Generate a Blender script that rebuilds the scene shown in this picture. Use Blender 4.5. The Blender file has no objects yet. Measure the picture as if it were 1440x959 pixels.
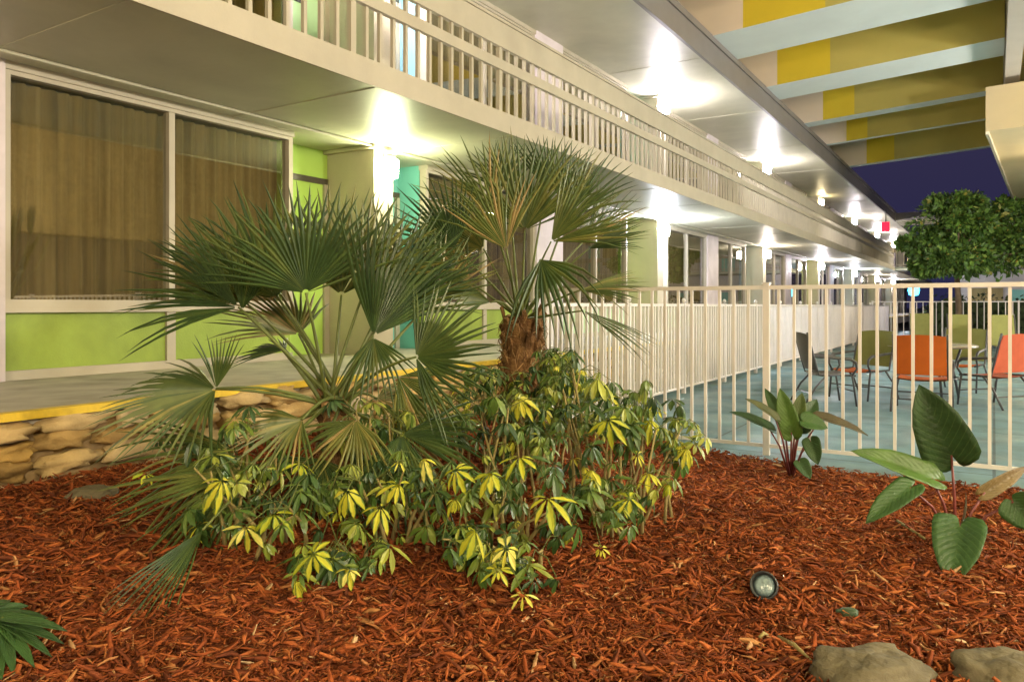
import bpy, math, random
import numpy as np
from mathutils import Vector, Matrix, noise
S = bpy.context.scene
COL = S.collection
R = math.radians
# ------------------------------------------------------------------ camera numbers
F = 1075.0; HOR = 430.0; TH = math.atan((1398 - 720) / F)
CAMZ = 1.35
RT = Vector((math.cos(TH), math.sin(TH), 0)); FW = Vector((-math.sin(TH), math.cos(TH), 0)); UP = Vector((0, 0, 1))
CAM = Vector((0, 0, CAMZ))
def at(px, py, Z): return CAM + (RT * ((px - 720) / F) + FW + UP * ((HOR - py) / F)) * Z
def ss(a, b, x):
    t = min(1, max(0, (x - a) / (b - a))); return t * t * (3 - 2 * t)
def mulch_z(x, y):
    z = .045 + .20 * ss(.8, 4.3, -x) + .13 * ss(0, 3.2, 6.5 - y)
    n = noise.noise(Vector((x * 1.1, y * 1.1, 3.3))) * .035 + noise.noise(Vector((x * 3.1, y * 3.1, 7.3))) * .016
    return z + n * ss(0, .5, 6.6 - y)
def on_mulch(px, py):
    Z = 3.0
    for _ in range(40):
        p = at(px, py, Z); Z += (p.z - mulch_z(p.x, p.y)) * F / max(80, (py - HOR)) * .8
        Z = min(9, max(1, Z))
    p = at(px, py, Z); p.z = mulch_z(p.x, p.y); return p
# ------------------------------------------------------------------ mesh builder
class MB:
    def __init__(s): s.v = []; s.f = []; s.a = []; s.e = []; s.m = []
    def add(s, vs, fs, a=None, e=None, m=0):
        n = len(s.v); a = random.random() if a is None else a
        s.v += [tuple(p) for p in vs]
        s.f += [tuple(i + n for i in f) for f in fs]
        s.m += [m] * len(fs)
        s.a += [a] * len(vs); s.e += (e if e is not None else [0.] * len(vs))
        return s
    def box(s, x0, x1, y0, y1, z0, z1, a=None, m=0):
        vs = [(x, y, z) for x in (x0, x1) for y in (y0, y1) for z in (z0, z1)]
        fs = [(0, 1, 3, 2), (4, 6, 7, 5), (0, 4, 5, 1), (2, 3, 7, 6), (0, 2, 6, 4), (1, 5, 7, 3)]
        return s.add(vs, fs, a, m=m)
    def bar(s, p, q, w, h, up=UP, a=None):
        p, q = Vector(p), Vector(q); d = (q - p).normalized()
        u = d.cross(Vector(up))
        if u.length < 1e-4: u = d.cross(Vector((1, 0, 0)))
        u.normalize(); n = u.cross(d).normalized()
        vs = [c + u * (i * w / 2) + n * (j * h / 2) for c in (p, q) for i, j in ((-1, -1), (1, -1), (1, 1), (-1, 1))]
        fs = [(3, 2, 1, 0), (4, 5, 6, 7)] + [(i, (i + 1) % 4, (i + 1) % 4 + 4, i + 4) for i in range(4)]
        return s.add(vs, fs, a)
    def tube(s, pts, rad, n=8, a=None, cap=True):
        pts = [Vector(p) for p in pts]; rad = rad if isinstance(rad, (list, tuple)) else [rad] * len(pts)
        vs, fs = [], []; u = None
        for i, p in enumerate(pts):
            d = (pts[min(i + 1, len(pts) - 1)] - pts[max(i - 1, 0)]).normalized()
            if u is None:
                u = d.orthogonal().normalized()
            u = (u - d * u.dot(d)).normalized(); w = d.cross(u)
            for k in range(n):
                t = 2 * math.pi * k / n; vs.append(p + (u * math.cos(t) + w * math.sin(t)) * rad[i])
        for i in range(len(pts) - 1):
            for k in range(n):
                fs.append((i * n + k, i * n + (k + 1) % n, (i + 1) * n + (k + 1) % n, (i + 1) * n + k))
        if cap: fs += [tuple(range(n))[::-1], tuple(range((len(pts) - 1) * n, len(pts) * n))]
        return s.add(vs, fs, a)
    def lathe(s, prof, n=20, c=(0, 0, 0), M=None, a=None):
        vs, fs = [], []
        for r, z in prof:
            for k in range(n):
                t = 2 * math.pi * k / n; p = Vector((r * math.cos(t), r * math.sin(t), z))
                vs.append((M @ p if M else p) + Vector(c))
        for i in range(len(prof) - 1):
            for k in range(n):
                fs.append((i * n + k, i * n + (k + 1) % n, (i + 1) * n + (k + 1) % n, (i + 1) * n + k))
        if prof[0][0] > 1e-5: fs.append(tuple(range(n))[::-1])
        if prof[-1][0] > 1e-5: fs.append(tuple(range((len(prof) - 1) * n, len(prof) * n)))
        return s.add(vs, fs, a)
    def rock(s, c, sx, sy, sz, seed, p=2.6, amp=.12, nu=18, nv=10, rz=0, a=None):
        vs, fs = [], []; c = Vector(c); cr, sr = math.cos(rz), math.sin(rz)
        def sp(x): return math.copysign(abs(x) ** (2 / p), x)
        for j in range(nv + 1):
            la = -math.pi / 2 + math.pi * j / nv
            for i in range(nu):
                lo = 2 * math.pi * i / nu
                v = Vector((sp(math.cos(la)) * sp(math.cos(lo)), sp(math.cos(la)) * sp(math.sin(lo)), sp(math.sin(la))))
                k = 1 + amp * noise.noise(v * 1.7 + Vector((seed * 3.1, seed, 0))) + amp * .5 * noise.noise(v * 4.3 + Vector((0, seed * 2.3, 1)))
                x, y, z = v.x * sx * k, v.y * sy * k, v.z * sz * k
                vs.append(c + Vector((x * cr - y * sr, x * sr + y * cr, z)))
        for j in range(nv):
            for i in range(nu):
                fs.append((j * nu + i, j * nu + (i + 1) % nu, (j + 1) * nu + (i + 1) % nu, (j + 1) * nu + i))
        return s.add(vs, fs, a)
    def build(s, name, mats, parent=None, smooth=False, origin=None):
        me = bpy.data.meshes.new(name)
        v = s.v
        if origin is not None:
            ox, oy, oz = origin; v = [(x - ox, y - oy, z - oz) for x, y, z in v]
        me.from_pydata(v, [], s.f)
        for m in (mats if isinstance(mats, (list, tuple)) else [mats]): me.materials.append(m)
        if any(s.m): me.polygons.foreach_set('material_index', s.m)
        at_ = me.attributes.new('rnd', 'FLOAT', 'POINT'); at_.data.foreach_set('value', s.a)
        if any(s.e):
            at_ = me.attributes.new('edge', 'FLOAT', 'POINT'); at_.data.foreach_set('value', s.e)
        if smooth: me.polygons.foreach_set('use_smooth', [True] * len(me.polygons))
        me.update()
        o = bpy.data.objects.new(name, me); COL.objects.link(o)
        if origin is not None: o.location = origin
        if parent is not None:
            o.parent = parent
            # parts are written in world coordinates: take the thing's place off again
            o.matrix_parent_inverse = WM[parent.name].inverted()
            WM[o.name] = WM[parent.name] @ Matrix.Identity(4) if origin is None else Matrix.Translation(origin)
            if origin is None: WM[o.name] = Matrix.Identity(4)
        else:
            WM[o.name] = Matrix.Translation(origin) if origin is not None else Matrix.Identity(4)
        return o
WM = {}
def tag(o, label=None, cat=None, group=None, kind=None):
    if label: o['label'] = label
    if cat: o['category'] = cat
    if group: o['group'] = group
    if kind: o['kind'] = kind
    return o
def thing(name, label, cat, loc=(0, 0, 0), rz=0, group=None):
    o = bpy.data.objects.new(name, None); COL.objects.link(o); o.location = loc; o.rotation_euler = (0, 0, rz)
    o.empty_display_size = .2
    WM[o.name] = Matrix.Translation(loc) @ Matrix.Rotation(rz, 4, 'Z')
    return tag(o, label, cat, group)
def copy_tree(o, parent=None):
    c = o.copy(); COL.objects.link(c)
    if parent is not None: c.parent = parent
    for ch in list(o.children): copy_tree(ch, c)
    return c
# ------------------------------------------------------------------ materials
def mat(name, col, rough=.6, var=.12, scale=4., bump=.0, bscale=60., spec=.4, metal=0., attr=None, trans=0., stretch=None, detail=4):
    m = bpy.data.materials.new(name); m.use_nodes = True; nt = m.node_tree; N = nt.nodes; L = nt.links
    b = N['Principled BSDF']; b.inputs['Roughness'].default_value = rough; b.inputs['Metallic'].default_value = metal
    b.inputs['Specular IOR Level'].default_value = spec
    tc = N.new('ShaderNodeTexCoord'); src = tc.outputs['Object']
    if stretch:
        mp = N.new('ShaderNodeMapping'); mp.inputs['Scale'].default_value = stretch; L.new(src, mp.inputs['Vector']); src = mp.outputs['Vector']
    no = N.new('ShaderNodeTexNoise'); no.inputs['Scale'].default_value = scale; no.inputs['Detail'].default_value = detail
    L.new(src, no.inputs['Vector'])
    if attr:
        at_ = N.new('ShaderNodeAttribute'); at_.attribute_name = 'rnd'
        rp = N.new('ShaderNodeValToRGB'); el = rp.color_ramp.elements
        while len(el) < len(attr): el.new(.5)
        for e, (p, c) in zip(el, attr): e.position = p; e.color = (*c, 1)
        L.new(at_.outputs['Fac'], rp.inputs['Fac']); base = rp.outputs['Color']
    else:
        rgb = N.new('ShaderNodeRGB'); rgb.outputs[0].default_value = (*col, 1); base = rgb.outputs[0]
    mr = N.new('ShaderNodeMapRange'); mr.inputs['From Min'].default_value = .34; mr.inputs['From Max'].default_value = .66
    mr.inputs['To Min'].default_value = 1 - var; mr.inputs['To Max'].default_value = 1 + var
    n3 = N.new('ShaderNodeTexNoise'); n3.inputs['Scale'].default_value = scale * .31; n3.inputs['Detail'].default_value = 6; n3.inputs['Roughness'].default_value = .68; n3.inputs['Distortion'].default_value = .6
    L.new(src, n3.inputs['Vector']); av = N.new('ShaderNodeMath'); av.operation = 'MULTIPLY_ADD'; av.inputs[1].default_value = .55; L.new(n3.outputs['Fac'], av.inputs[0])
    hv = N.new('ShaderNodeMath'); hv.operation = 'MULTIPLY'; hv.inputs[1].default_value = .45; L.new(no.outputs['Fac'], hv.inputs[0]); L.new(hv.outputs[0], av.inputs[2])
    L.new(av.outputs[0], mr.inputs['Value'])
    mx = N.new('ShaderNodeVectorMath'); mx.operation = 'SCALE'; L.new(base, mx.inputs[0]); L.new(mr.outputs['Result'], mx.inputs['Scale'])
    L.new(mx.outputs[0], b.inputs['Base Color'])
    if bump:
        n2 = N.new('ShaderNodeTexNoise'); n2.inputs['Scale'].default_value = bscale; n2.inputs['Detail'].default_value = 5
        L.new(src, n2.inputs['Vector'])
        bp = N.new('ShaderNodeBump'); bp.inputs['Strength'].default_value = bump; bp.inputs['Distance'].default_value = .02
        L.new(n2.outputs['Fac'], bp.inputs['Height']); L.new(bp.outputs['Normal'], b.inputs['Normal'])
    if trans:
        tr = N.new('ShaderNodeBsdfTranslucent'); L.new(mx.outputs[0], tr.inputs['Color'])
        ms = N.new('ShaderNodeMixShader'); ms.inputs['Fac'].default_value = trans
        L.new(b.outputs[0], ms.inputs[1]); L.new(tr.outputs[0], ms.inputs[2])
        L.new(ms.outputs[0], N['Material Output'].inputs['Surface'])
    return m
def emit(name, col, st):
    m = bpy.data.materials.new(name); m.use_nodes = True; N = m.node_tree.nodes; L = m.node_tree.links
    e = N.new('ShaderNodeEmission'); e.inputs['Color'].default_value = (*col, 1); e.inputs['Strength'].default_value = st
    L.new(e.outputs[0], N['Material Output'].inputs['Surface']); return m
def glass(name, tint=(.85, .85, .8), ior=1.75):
    m = bpy.data.materials.new(name); m.use_nodes = True; N = m.node_tree.nodes; L = m.node_tree.links
    t = N.new('ShaderNodeBsdfTransparent'); t.inputs['Color'].default_value = (*tint, 1)
    g = N.new('ShaderNodeBsdfGlossy'); g.inputs['Roughness'].default_value = .015
    lw = N.new('ShaderNodeLayerWeight'); lw.inputs['Blend'].default_value = .5
    pw = N.new('ShaderNodeMath'); pw.operation = 'POWER'; pw.inputs[1].default_value = 3.2; L.new(lw.outputs['Facing'], pw.inputs[0])
    fr = N.new('ShaderNodeMath'); fr.operation = 'MULTIPLY_ADD'; fr.inputs[1].default_value = .7; fr.inputs[2].default_value = .17; L.new(pw.outputs[0], fr.inputs[0])
    ms = N.new('ShaderNodeMixShader'); L.new(fr.outputs[0], ms.inputs[0]); L.new(t.outputs[0], ms.inputs[1]); L.new(g.outputs[0], ms.inputs[2])
    L.new(ms.outputs[0], N['Material Output'].inputs['Surface']); return m

def deckwet(m):
    nt = m.node_tree; N = nt.nodes; L = nt.links; b = N['Principled BSDF']; tc = N.new('ShaderNodeTexCoord')
    n = N.new('ShaderNodeTexNoise'); n.inputs['Scale'].default_value = .9; n.inputs['Detail'].default_value = 6; L.new(tc.outputs['Object'], n.inputs['Vector'])
    r = N.new('ShaderNodeMapRange'); r.inputs['From Min'].default_value = .42; r.inputs['From Max'].default_value = .58; r.inputs['To Min'].default_value = .42; r.inputs['To Max'].default_value = .75; L.new(n.outputs['Fac'], r.inputs['Value']); L.new(r.outputs[0], b.inputs['Roughness'])
    src = b.inputs['Base Color'].links[0].from_socket
    br = N.new('ShaderNodeTexBrick'); br.offset = 0; br.inputs['Scale'].default_value = 1; br.inputs['Brick Width'].default_value = 2.4; br.inputs['Row Height'].default_value = 2.4; br.inputs['Mortar Size'].default_value = .012; br.inputs['Mortar'].default_value = (.4, .4, .4, 1)
    br.inputs['Color1'].default_value = (1, 1, 1, 1); br.inputs['Color2'].default_value = (.9, .9, .9, 1); L.new(tc.outputs['Object'], br.inputs['Vector'])
    mx = N.new('ShaderNodeMix'); mx.data_type = 'RGBA'; mx.blend_type = 'MULTIPLY'; mx.inputs['Factor'].default_value = 1; L.new(src, mx.inputs['A']); L.new(br.outputs['Color'], mx.inputs['B']); L.new(mx.outputs['Result'], b.inputs['Base Color'])
M = {}
M['soffit'] = mat('soffit_paint', (.46, .445, .34), .47, .13, 1.6, .10, 12., .5)
M['trim'] = mat('tan_trim_paint', (.40, .36, .28), .5, .10, 3., .05, 50.)
M['fence'] = mat('cream_fence_paint', (.66, .62, .60), .45, .08, 5., .04, 60.)
M['mauve'] = mat('mauve_wall_paint', (.56, .50, .53), .55, .18, 2.5, .15, 70.)
M['lime'] = mat('lime_wall_paint', (.24, .33, .045), .55, .30, 2.2, .15, 60.)
M['limedoor'] = mat('lime_door_paint', (.40, .60, .12), .4, .06, 2., .03, 60.)
M['teal'] = mat('teal_door_paint', (.16, .46, .42), .4, .06, 2., .03, 60.)
M['paleblue'] = mat('pale_blue_door_paint', (.28, .55, .68), .4, .06, 2., .03, 60.)
M['palegreen'] = mat('pale_green_door_paint', (.42, .62, .36), .4, .06, 2., .03, 60.)
M['column'] = mat('column_paint', (.42, .38, .29), .5, .08, 3., .10, 40.)
M['dark'] = mat('dark_bronze_metal', (.06, .05, .035), .4, .1, 4., 0, 1., .5)
M['roofing'] = mat('roof_fascia_grey', (.20, .18, .17), .5, .1, 2., .05, 30.)
M['curtain'] = mat('olive_curtain', (.33, .26, .125), .9, .5, 1.2, .12, 30., .1, stretch=(1, 20, .35))
M['glass'] = glass('window_glass')
M['concrete'] = mat('walkway_concrete', (.36, .33, .28), .7, .35, 3.2, .2, 60.)
M['yellow'] = mat('yellow_kerb_paint', (.60, .42, .03), .6, .45, 7., .12, 50.)
M['deck'] = mat('teal_deck_coating', (.125, .22, .25), .5, .40, 2.2, .25, 90.)
deckwet(M['deck'])
M['stone'] = mat('fieldstone', (.4, .3, .15), .8, .35, 6., .55, 22., .3,
                 attr=[(0, (.30, .19, .065)), (.35, (.44, .31, .13)), (.6, (.36, .28, .16)), (.8, (.52, .33, .10)), (1, (.46, .39, .27))])
M['mortar'] = mat('stone_wall_mortar', (.26, .18, .09), .95, .3, 8., .4, 40., .2)
M['boulder'] = mat('garden_boulder', (.115, .098, .060), .85, .45, 9., .6, 30., .25)
M['mulch'] = mat('mulch_soil', (.13, .038, .014), .95, .6, 30., .8, 60., .1)
M['chip'] = mat('red_wood_chip', (.3, .08, .03), .85, .5, 25., .2, 90., .12,
                attr=[(0, (.085, .026, .012)), (.25, (.15, .038, .014)), (.55, (.25, .062, .018)), (.8, (.31, .095, .027)), (.93, (.32, .15, .055)), (1, (.42, .28, .15))])
M['canopy'] = mat('canopy_olive_yellow_paint', (.52, .44, .13), .55, .08, 1.2, .03, 30.)
M['canopyw'] = mat('canopy_pinkish_white', (.80, .67, .57), .55, .06, 1.2, .03, 30.)
M['canopyy'] = mat('canopy_bright_yellow', (.72, .54, .04), .55, .06, 1.2, .03, 30.)
M['canopyb'] = mat('canopy_pale_blue', (.60, .66, .66), .5, .08, 1.2, .03, 30.)
M['girder'] = mat('girder_grey_paint', (.42, .38, .33), .5, .08, 2., .05, 40.)
M['eave'] = mat('eave_cream_paint', (.62, .50, .30), .5, .06, 1.5, .05, 40.)
M['frame'] = mat('chair_frame_metal', (.05, .05, .055), .4, .1, 6., 0, 1., .5)
M['slinggreen'] = mat('olive_sling_fabric', (.16, .17, .05), .7, .1, 8., .15, 200., .3)
M['slingorange'] = mat('orange_sling_fabric', (.42, .085, .006), .7, .1, 8., .15, 200., .3)
M['slingred'] = mat('coral_sling_fabric', (.46, .095, .045), .7, .1, 8., .15, 200., .3)
M['tabletop'] = mat('patio_table_top', (.30, .28, .25), .25, .08, 6., 0, 1., .5)
M['palm'] = mat('palm_blade_green', (.06, .1, .02), .38, .3, 14., .06, 80., .5, trans=.12,
                attr=[(0, (.018, .040, .013)), (.4, (.042, .074, .018)), (.75, (.095, .118, .028)), (.93, (.19, .175, .045)), (1, (.28, .20, .08))])
M['stalk'] = mat('palm_stalk_green', (.10, .125, .03), .5, .3, 10., .05, 60.)
M['trunk'] = mat('palm_trunk_fibre', (.17, .09, .035), .95, .45, 18., .8, 60., .2,
                 attr=[(0, (.09, .045, .018)), (.5, (.19, .10, .04)), (1, (.33, .20, .085))])
M['leafgreen'] = mat('umbrella_leaf_green', (.05, .1, .02), .38, .3, 20., .05, 60., .5, trans=.18,
                     attr=[(0, (.025, .060, .018)), (.45, (.060, .12, .022)), (.75, (.12, .18, .025)), (1, (.30, .33, .05))])
def variegated():
    m = mat('umbrella_leaf_yellow', (.5, .5, .06), .55, .12, 18., .05, 60., .25, trans=.25,
            attr=[(0, (.26, .32, .02)), (.4, (.45, .44, .03)), (.8, (.58, .53, .06)), (1, (.68, .63, .16))])
    nt = m.node_tree; N = nt.nodes; L = nt.links
    b = N['Principled BSDF']; src = b.inputs['Base Color'].links[0].from_socket
    e = N.new('ShaderNodeAttribute'); e.attribute_name = 'edge'
    n = N.new('ShaderNodeTexNoise'); n.inputs['Scale'].default_value = 45.; tc = N.new('ShaderNodeTexCoord'); L.new(tc.outputs['Object'], n.inputs['Vector'])
    ad = N.new('ShaderNodeMath'); ad.operation = 'ADD'; L.new(e.outputs['Fac'], ad.inputs[0]); L.new(n.outputs['Fac'], ad.inputs[1])
    st = N.new('ShaderNodeMapRange'); st.inputs['From Min'].default_value = 1.10; st.inputs['From Max'].default_value = 1.32; L.new(ad.outputs[0], st.inputs['Value'])
    mx = N.new('ShaderNodeMix'); mx.data_type = 'RGBA'; mx.inputs['B'].default_value = (.08, .15, .025, 1)
    L.new(st.outputs['Result'], mx.inputs['Factor']); L.new(src, mx.inputs['A']); L.new(mx.outputs['Result'], b.inputs['Base Color'])
    return m
M['leafyellow'] = variegated()
M['twig'] = mat('shrub_stem_bark', (.24, .19, .07), .8, .3, 12., .3, 60.)
M['bigleaf'] = mat('philodendron_leaf_green', (.04, .10, .025), .45, .3, 9., .25, 40., .35, trans=.1,
                   attr=[(0, (.018, .045, .016)), (.5, (.035, .085, .022)), (.8, (.07, .14, .02)), (.93, (.055, .040, .016)), (1, (.13, .085, .028))])
def veins(m):
    nt = m.node_tree; N = nt.nodes; L = nt.links; b = N['Principled BSDF']
    e = N.new('ShaderNodeAttribute'); e.attribute_name = 'edge'
    f = N.new('ShaderNodeMath'); f.operation = 'FRACT'; L.new(e.outputs['Fac'], f.inputs[0])
    p = N.new('ShaderNodeMath'); p.operation = 'PINGPONG'; p.inputs[1].default_value = .5; L.new(f.outputs[0], p.inputs[0])
    r = N.new('ShaderNodeMapRange'); r.inputs['From Min'].default_value = .0; r.inputs['From Max'].default_value = .09; r.inputs['To Min'].default_value = 1.; r.inputs['To Max'].default_value = 0.; L.new(p.outputs[0], r.inputs['Value'])
    src = b.inputs['Base Color'].links[0].from_socket
    sc = N.new('ShaderNodeMath'); sc.operation = 'MULTIPLY'; sc.inputs[1].default_value = .35; L.new(r.outputs[0], sc.inputs[0])
    mx = N.new('ShaderNodeMix'); mx.data_type = 'RGBA'; mx.inputs['B'].default_value = (.12, .19, .06, 1); L.new(sc.outputs[0], mx.inputs['Factor']); L.new(src, mx.inputs['A']); L.new(mx.outputs['Result'], b.inputs['Base Color'])
    bp = N.new('ShaderNodeBump'); bp.inputs['Strength'].default_value = .5; bp.inputs['Distance'].default_value = .004; L.new(p.outputs[0], bp.inputs['Height']); L.new(b.inputs['Normal'].links[0].from_socket, bp.inputs['Normal']); L.new(bp.outputs['Normal'], b.inputs['Normal'])
veins(M['bigleaf'])
M['redstem'] = mat('philodendron_red_stem', (.14, .035, .03), .45, .25, 9., .05, 40.)
M['black'] = mat('black_plastic_housing', (.02, .024, .026), .4, .15, 8., .1, 50., .5)
M['lens'] = mat('spotlight_lens', (.26, .36, .38), .12, .35, 40., .2, 60., .6)
M['greenplastic'] = mat('green_plastic', (.04, .07, .035), .5, .2, 9., .1, 50.)
M['treeleaf'] = mat('tree_leaf_green', (.05, .1, .02), .5, .35, 1.2, 0, 1., .35, trans=.2,
                    attr=[(0, (.04, .085, .02)), (.6, (.09, .18, .03)), (.92, (.15, .25, .045)), (1, (.30, .25, .05))])
M['bark'] = mat('tree_bark', (.12, .085, .055), .9, .3, 6., .6, 30.)
M['hedge'] = mat('hedge_green', (.02, .035, .012), .6, .3, 3., 0, 1., .2, attr=[(0, (.010, .018, .008)), (1, (.035, .055, .015))])
M['ground'] = mat('far_ground', (.09, .085, .075), .9, .3, .6, .2, 20.)
M['offwhite'] = mat('off_white_wall', (.55, .50, .50), .6, .08, 2., .08, 50.)
M['lampwarm'] = emit('lamp_glass_warm', (.97, 1, .58), 60.)
M['lampcool'] = emit('lamp_glass_white', (1, .92, .97), 210.)
M['lampdim'] = emit('lamp_glass_soft', (1, .86, .74), 85.)
M['lampblue'] = emit('lamp_glass_bluish', (.86, .90, 1), 220.)
M['lampyel'] = emit('lamp_glass_yellow', (1, .80, .45), 22.)
M['lampcyan'] = emit('lamp_glass_cyan', (.06, .62, 1.), 2.6)
M['signred'] = emit('red_lit_sign', (1, .02, .05), .55)
M['unseenlamppale'] = emit('unseen_lamp_pale', (1, .93, .82), 105.)  # emission of the unseen globe lamps added as fill, this and the next two
M['unseenlampsoft'] = emit('unseen_lamp_warm_soft', (1, .81, .50), 38.)
M['unseenlamp'] = emit('unseen_lamp_warm', (1, .81, .50), 68.)

# ------------------------------------------------------------------ setting: ground, deck, walkway
g = MB().add([(-300, -60, -.06), (300, -60, -.06), (300, 500, -.06), (-300, 500, -.06)], [(0, 1, 2, 3)], .5).build('ground', M['ground']); tag(g, kind='structure')
d = MB().box(-4.6, 16, 6.5, 46, -.05, 0).build('pool_deck', M['deck']); tag(d, kind='structure')
WALK = .76; DW = -6.6; DK = -4.57
w = MB().box(-9, DK - .05, -8, 80, .35, WALK)
w = w.build('walkway', M['concrete']); tag(w, kind='structure')
k = MB().box(DK - .05, DK + .03, -8, 80, WALK - .042, WALK + .004).build('kerb', M['yellow']); tag(k, kind='structure')
# mulch bed as a bumpy sheet
mb = MB(); nx, ny = 150, 150; x0, x1, y0, y1 = DK - .02, 4.5, -2.5, 6.52
vs = []
for j in range(ny + 1):
    for i in range(nx + 1):
        x = x0 + (x1 - x0) * i / nx; y = y0 + (y1 - y0) * j / ny
        vs.append((x, y, mulch_z(x, y) - .012))
fs = [(j * (nx + 1) + i, j * (nx + 1) + i + 1, (j + 1) * (nx + 1) + i + 1, (j + 1) * (nx + 1) + i) for j in range(ny) for i in range(nx)]
o = mb.add(vs, fs, .5).build('mulch_bed', M['mulch'], smooth=True); tag(o, kind='structure')
# wood chips
rng = np.random.default_rng(5)
def chips():
    N = 185000
    Zs = 1.7 + 5.6 * rng.random(N) ** 1.35; a = -.82 + 1.66 * rng.random(N)
    P = np.stack([a * Zs * RT.x + Zs * FW.x, a * Zs * RT.y + Zs * FW.y], 1)
    ok = (P[:, 0] > DK + .06) & (P[:, 1] < 6.54) & (P[:, 0] < 4.4); P = P[ok]
    n = len(P); L = np.clip(np.exp(rng.normal(-3.80, .70, n)), .007, .12); W = np.clip(L * rng.uniform(.08, .48, n) ** 1.1, .0025, .022)
    z = np.array([mulch_z(float(x), float(y)) for x, y in P]) + rng.uniform(-.012, .018, n)
    yaw = rng.uniform(0, 6.28, n); pit = rng.normal(0, .34, n); rol = rng.uniform(0, 6.28, n)
    dx = np.stack([np.cos(yaw) * np.cos(pit), np.sin(yaw) * np.cos(pit), np.sin(pit)], 1)
    s0 = np.stack([-np.sin(yaw), np.cos(yaw), np.zeros(n)], 1); u0 = np.cross(dx, s0)
    c = np.cos(rol)[:, None]; sn = np.sin(rol)[:, None]; s_ = s0 * c + u0 * sn; u_ = u0 * c - s0 * sn
    C = np.concatenate([P, z[:, None]], 1); V = np.zeros((n, 9, 3))
    bend = rng.normal(0, .30, n)
    for st, (tt, ww) in enumerate(((-.5, .55), (.0, 1.), (.5, .4))):
        cc = C + dx * (L * tt)[:, None] + s_ * (bend * L * (.25 - tt * tt))[:, None]
        hw = (W * ww / 2)[:, None]
        V[:, st * 3] = cc + s_ * hw; V[:, st * 3 + 1] = cc - s_ * hw; V[:, st * 3 + 2] = cc + u_ * hw * .8
    base = (np.arange(n) * 9)[:, None]
    quads = np.array([[0, 1, 4, 3], [1, 2, 5, 4], [2, 0, 3, 5], [3, 4, 7, 6], [4, 5, 8, 7], [5, 3, 6, 8]])
    fq = (base[:, :, None] + quads[None]).reshape(-1)
    me = bpy.data.meshes.new('wood_chips'); me.vertices.add(n * 9); me.vertices.foreach_set('co', V.reshape(-1))
    me.loops.add(len(fq)); me.loops.foreach_set('vertex_index', fq)
    npoly = n * 6; me.polygons.add(npoly); me.polygons.foreach_set('loop_start', np.arange(npoly) * 4)
    me.update(calc_edges=True); me.validate()
    at_ = me.attributes.new('rnd', 'FLOAT', 'POINT')
    at_.data.foreach_set('value', np.repeat(np.clip(rng.beta(1.5, 1.7, n) + .12 * (rng.random(n) > .96), 0, 1), 9).astype(np.float32))
    me.materials.append(M['chip'])
    ob = bpy.data.objects.new('wood_chips', me); COL.objects.link(ob)
    tag(ob, 'shredded red wood chips covering the planting bed', 'mulch', kind='stuff')
chips()
# ------------------------------------------------------------------ stone retaining wall
random.seed(11)
mb = MB().box(DK - .25, DK - .045, -6, 46, -.1, WALK - .08)
rows = [(.05, .20), (.20, .36), (.36, .50), (.50, .61), (.61, .715)]
wallm = MB()
for zi, (za, zb) in enumerate(rows):
    y = -2 + random.random() * .3
    while y < 14:
        wd = random.uniform(.16, .52); hh = (zb - za) / 2
        wallm.rock((DK - .045 + random.uniform(-.02, .02), y + wd / 2, (za + zb) / 2 + random.uniform(-.022, .022)), .08 + random.random() * .05, wd / 2 * .97, hh * random.uniform(.82, 1.12), random.random() * 50, random.choice((2.5, 3., 3.6)), .55, 20, 12, random.uniform(-.06, .06))
        y += wd
sw = thing('stone_retaining_wall', 'low wall of tan fieldstones under the yellow kerb of the walkway', 'stone wall', (DK, 3, 0))
mb.build('mortar_backing', M['mortar'], sw); wallm.build('stones', M['stone'], sw, True)

# ------------------------------------------------------------------ the motel building
SOF = 3.27; ST = 3.43; SOF2 = 5.98; RT2 = 6.44
COLT = [7.02 + 9.1 * k for k in range(-1, 8)]
B = thing('motel_building', 'two storey motel with coloured doors, curtained windows and long white soffits', 'building', (DW, 20, 0))
HB = 4.55; YA, YB = COLT[0] - HB, COLT[-1] + HB
MB().box(-13, DW - .62, YA, YB, 0, RT2 - .1).build('rear_wall', M['mauve'], B)
MB().box(-9.5, DK, YA, YB, SOF, ST).build('balcony_slab', M['soffit'], B)
fm = MB().box(DK, DK + .03, YA, YB, SOF - .02, ST + .012).build('balcony_fascia', M['trim'], B)
MB().box(-13, DK - .02, YA, YB, SOF2, RT2 - .03).build('roof', M['soffit'], B)
rf = MB().box(DK - .02, DK + .04, YA, 46.4, SOF2 - .05, RT2); rf.box(DK + .04, DK + .075, YA, 46.4, RT2 - .1, RT2 + .02); rf.build('roof_fascia', M['roofing'], B)
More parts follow.
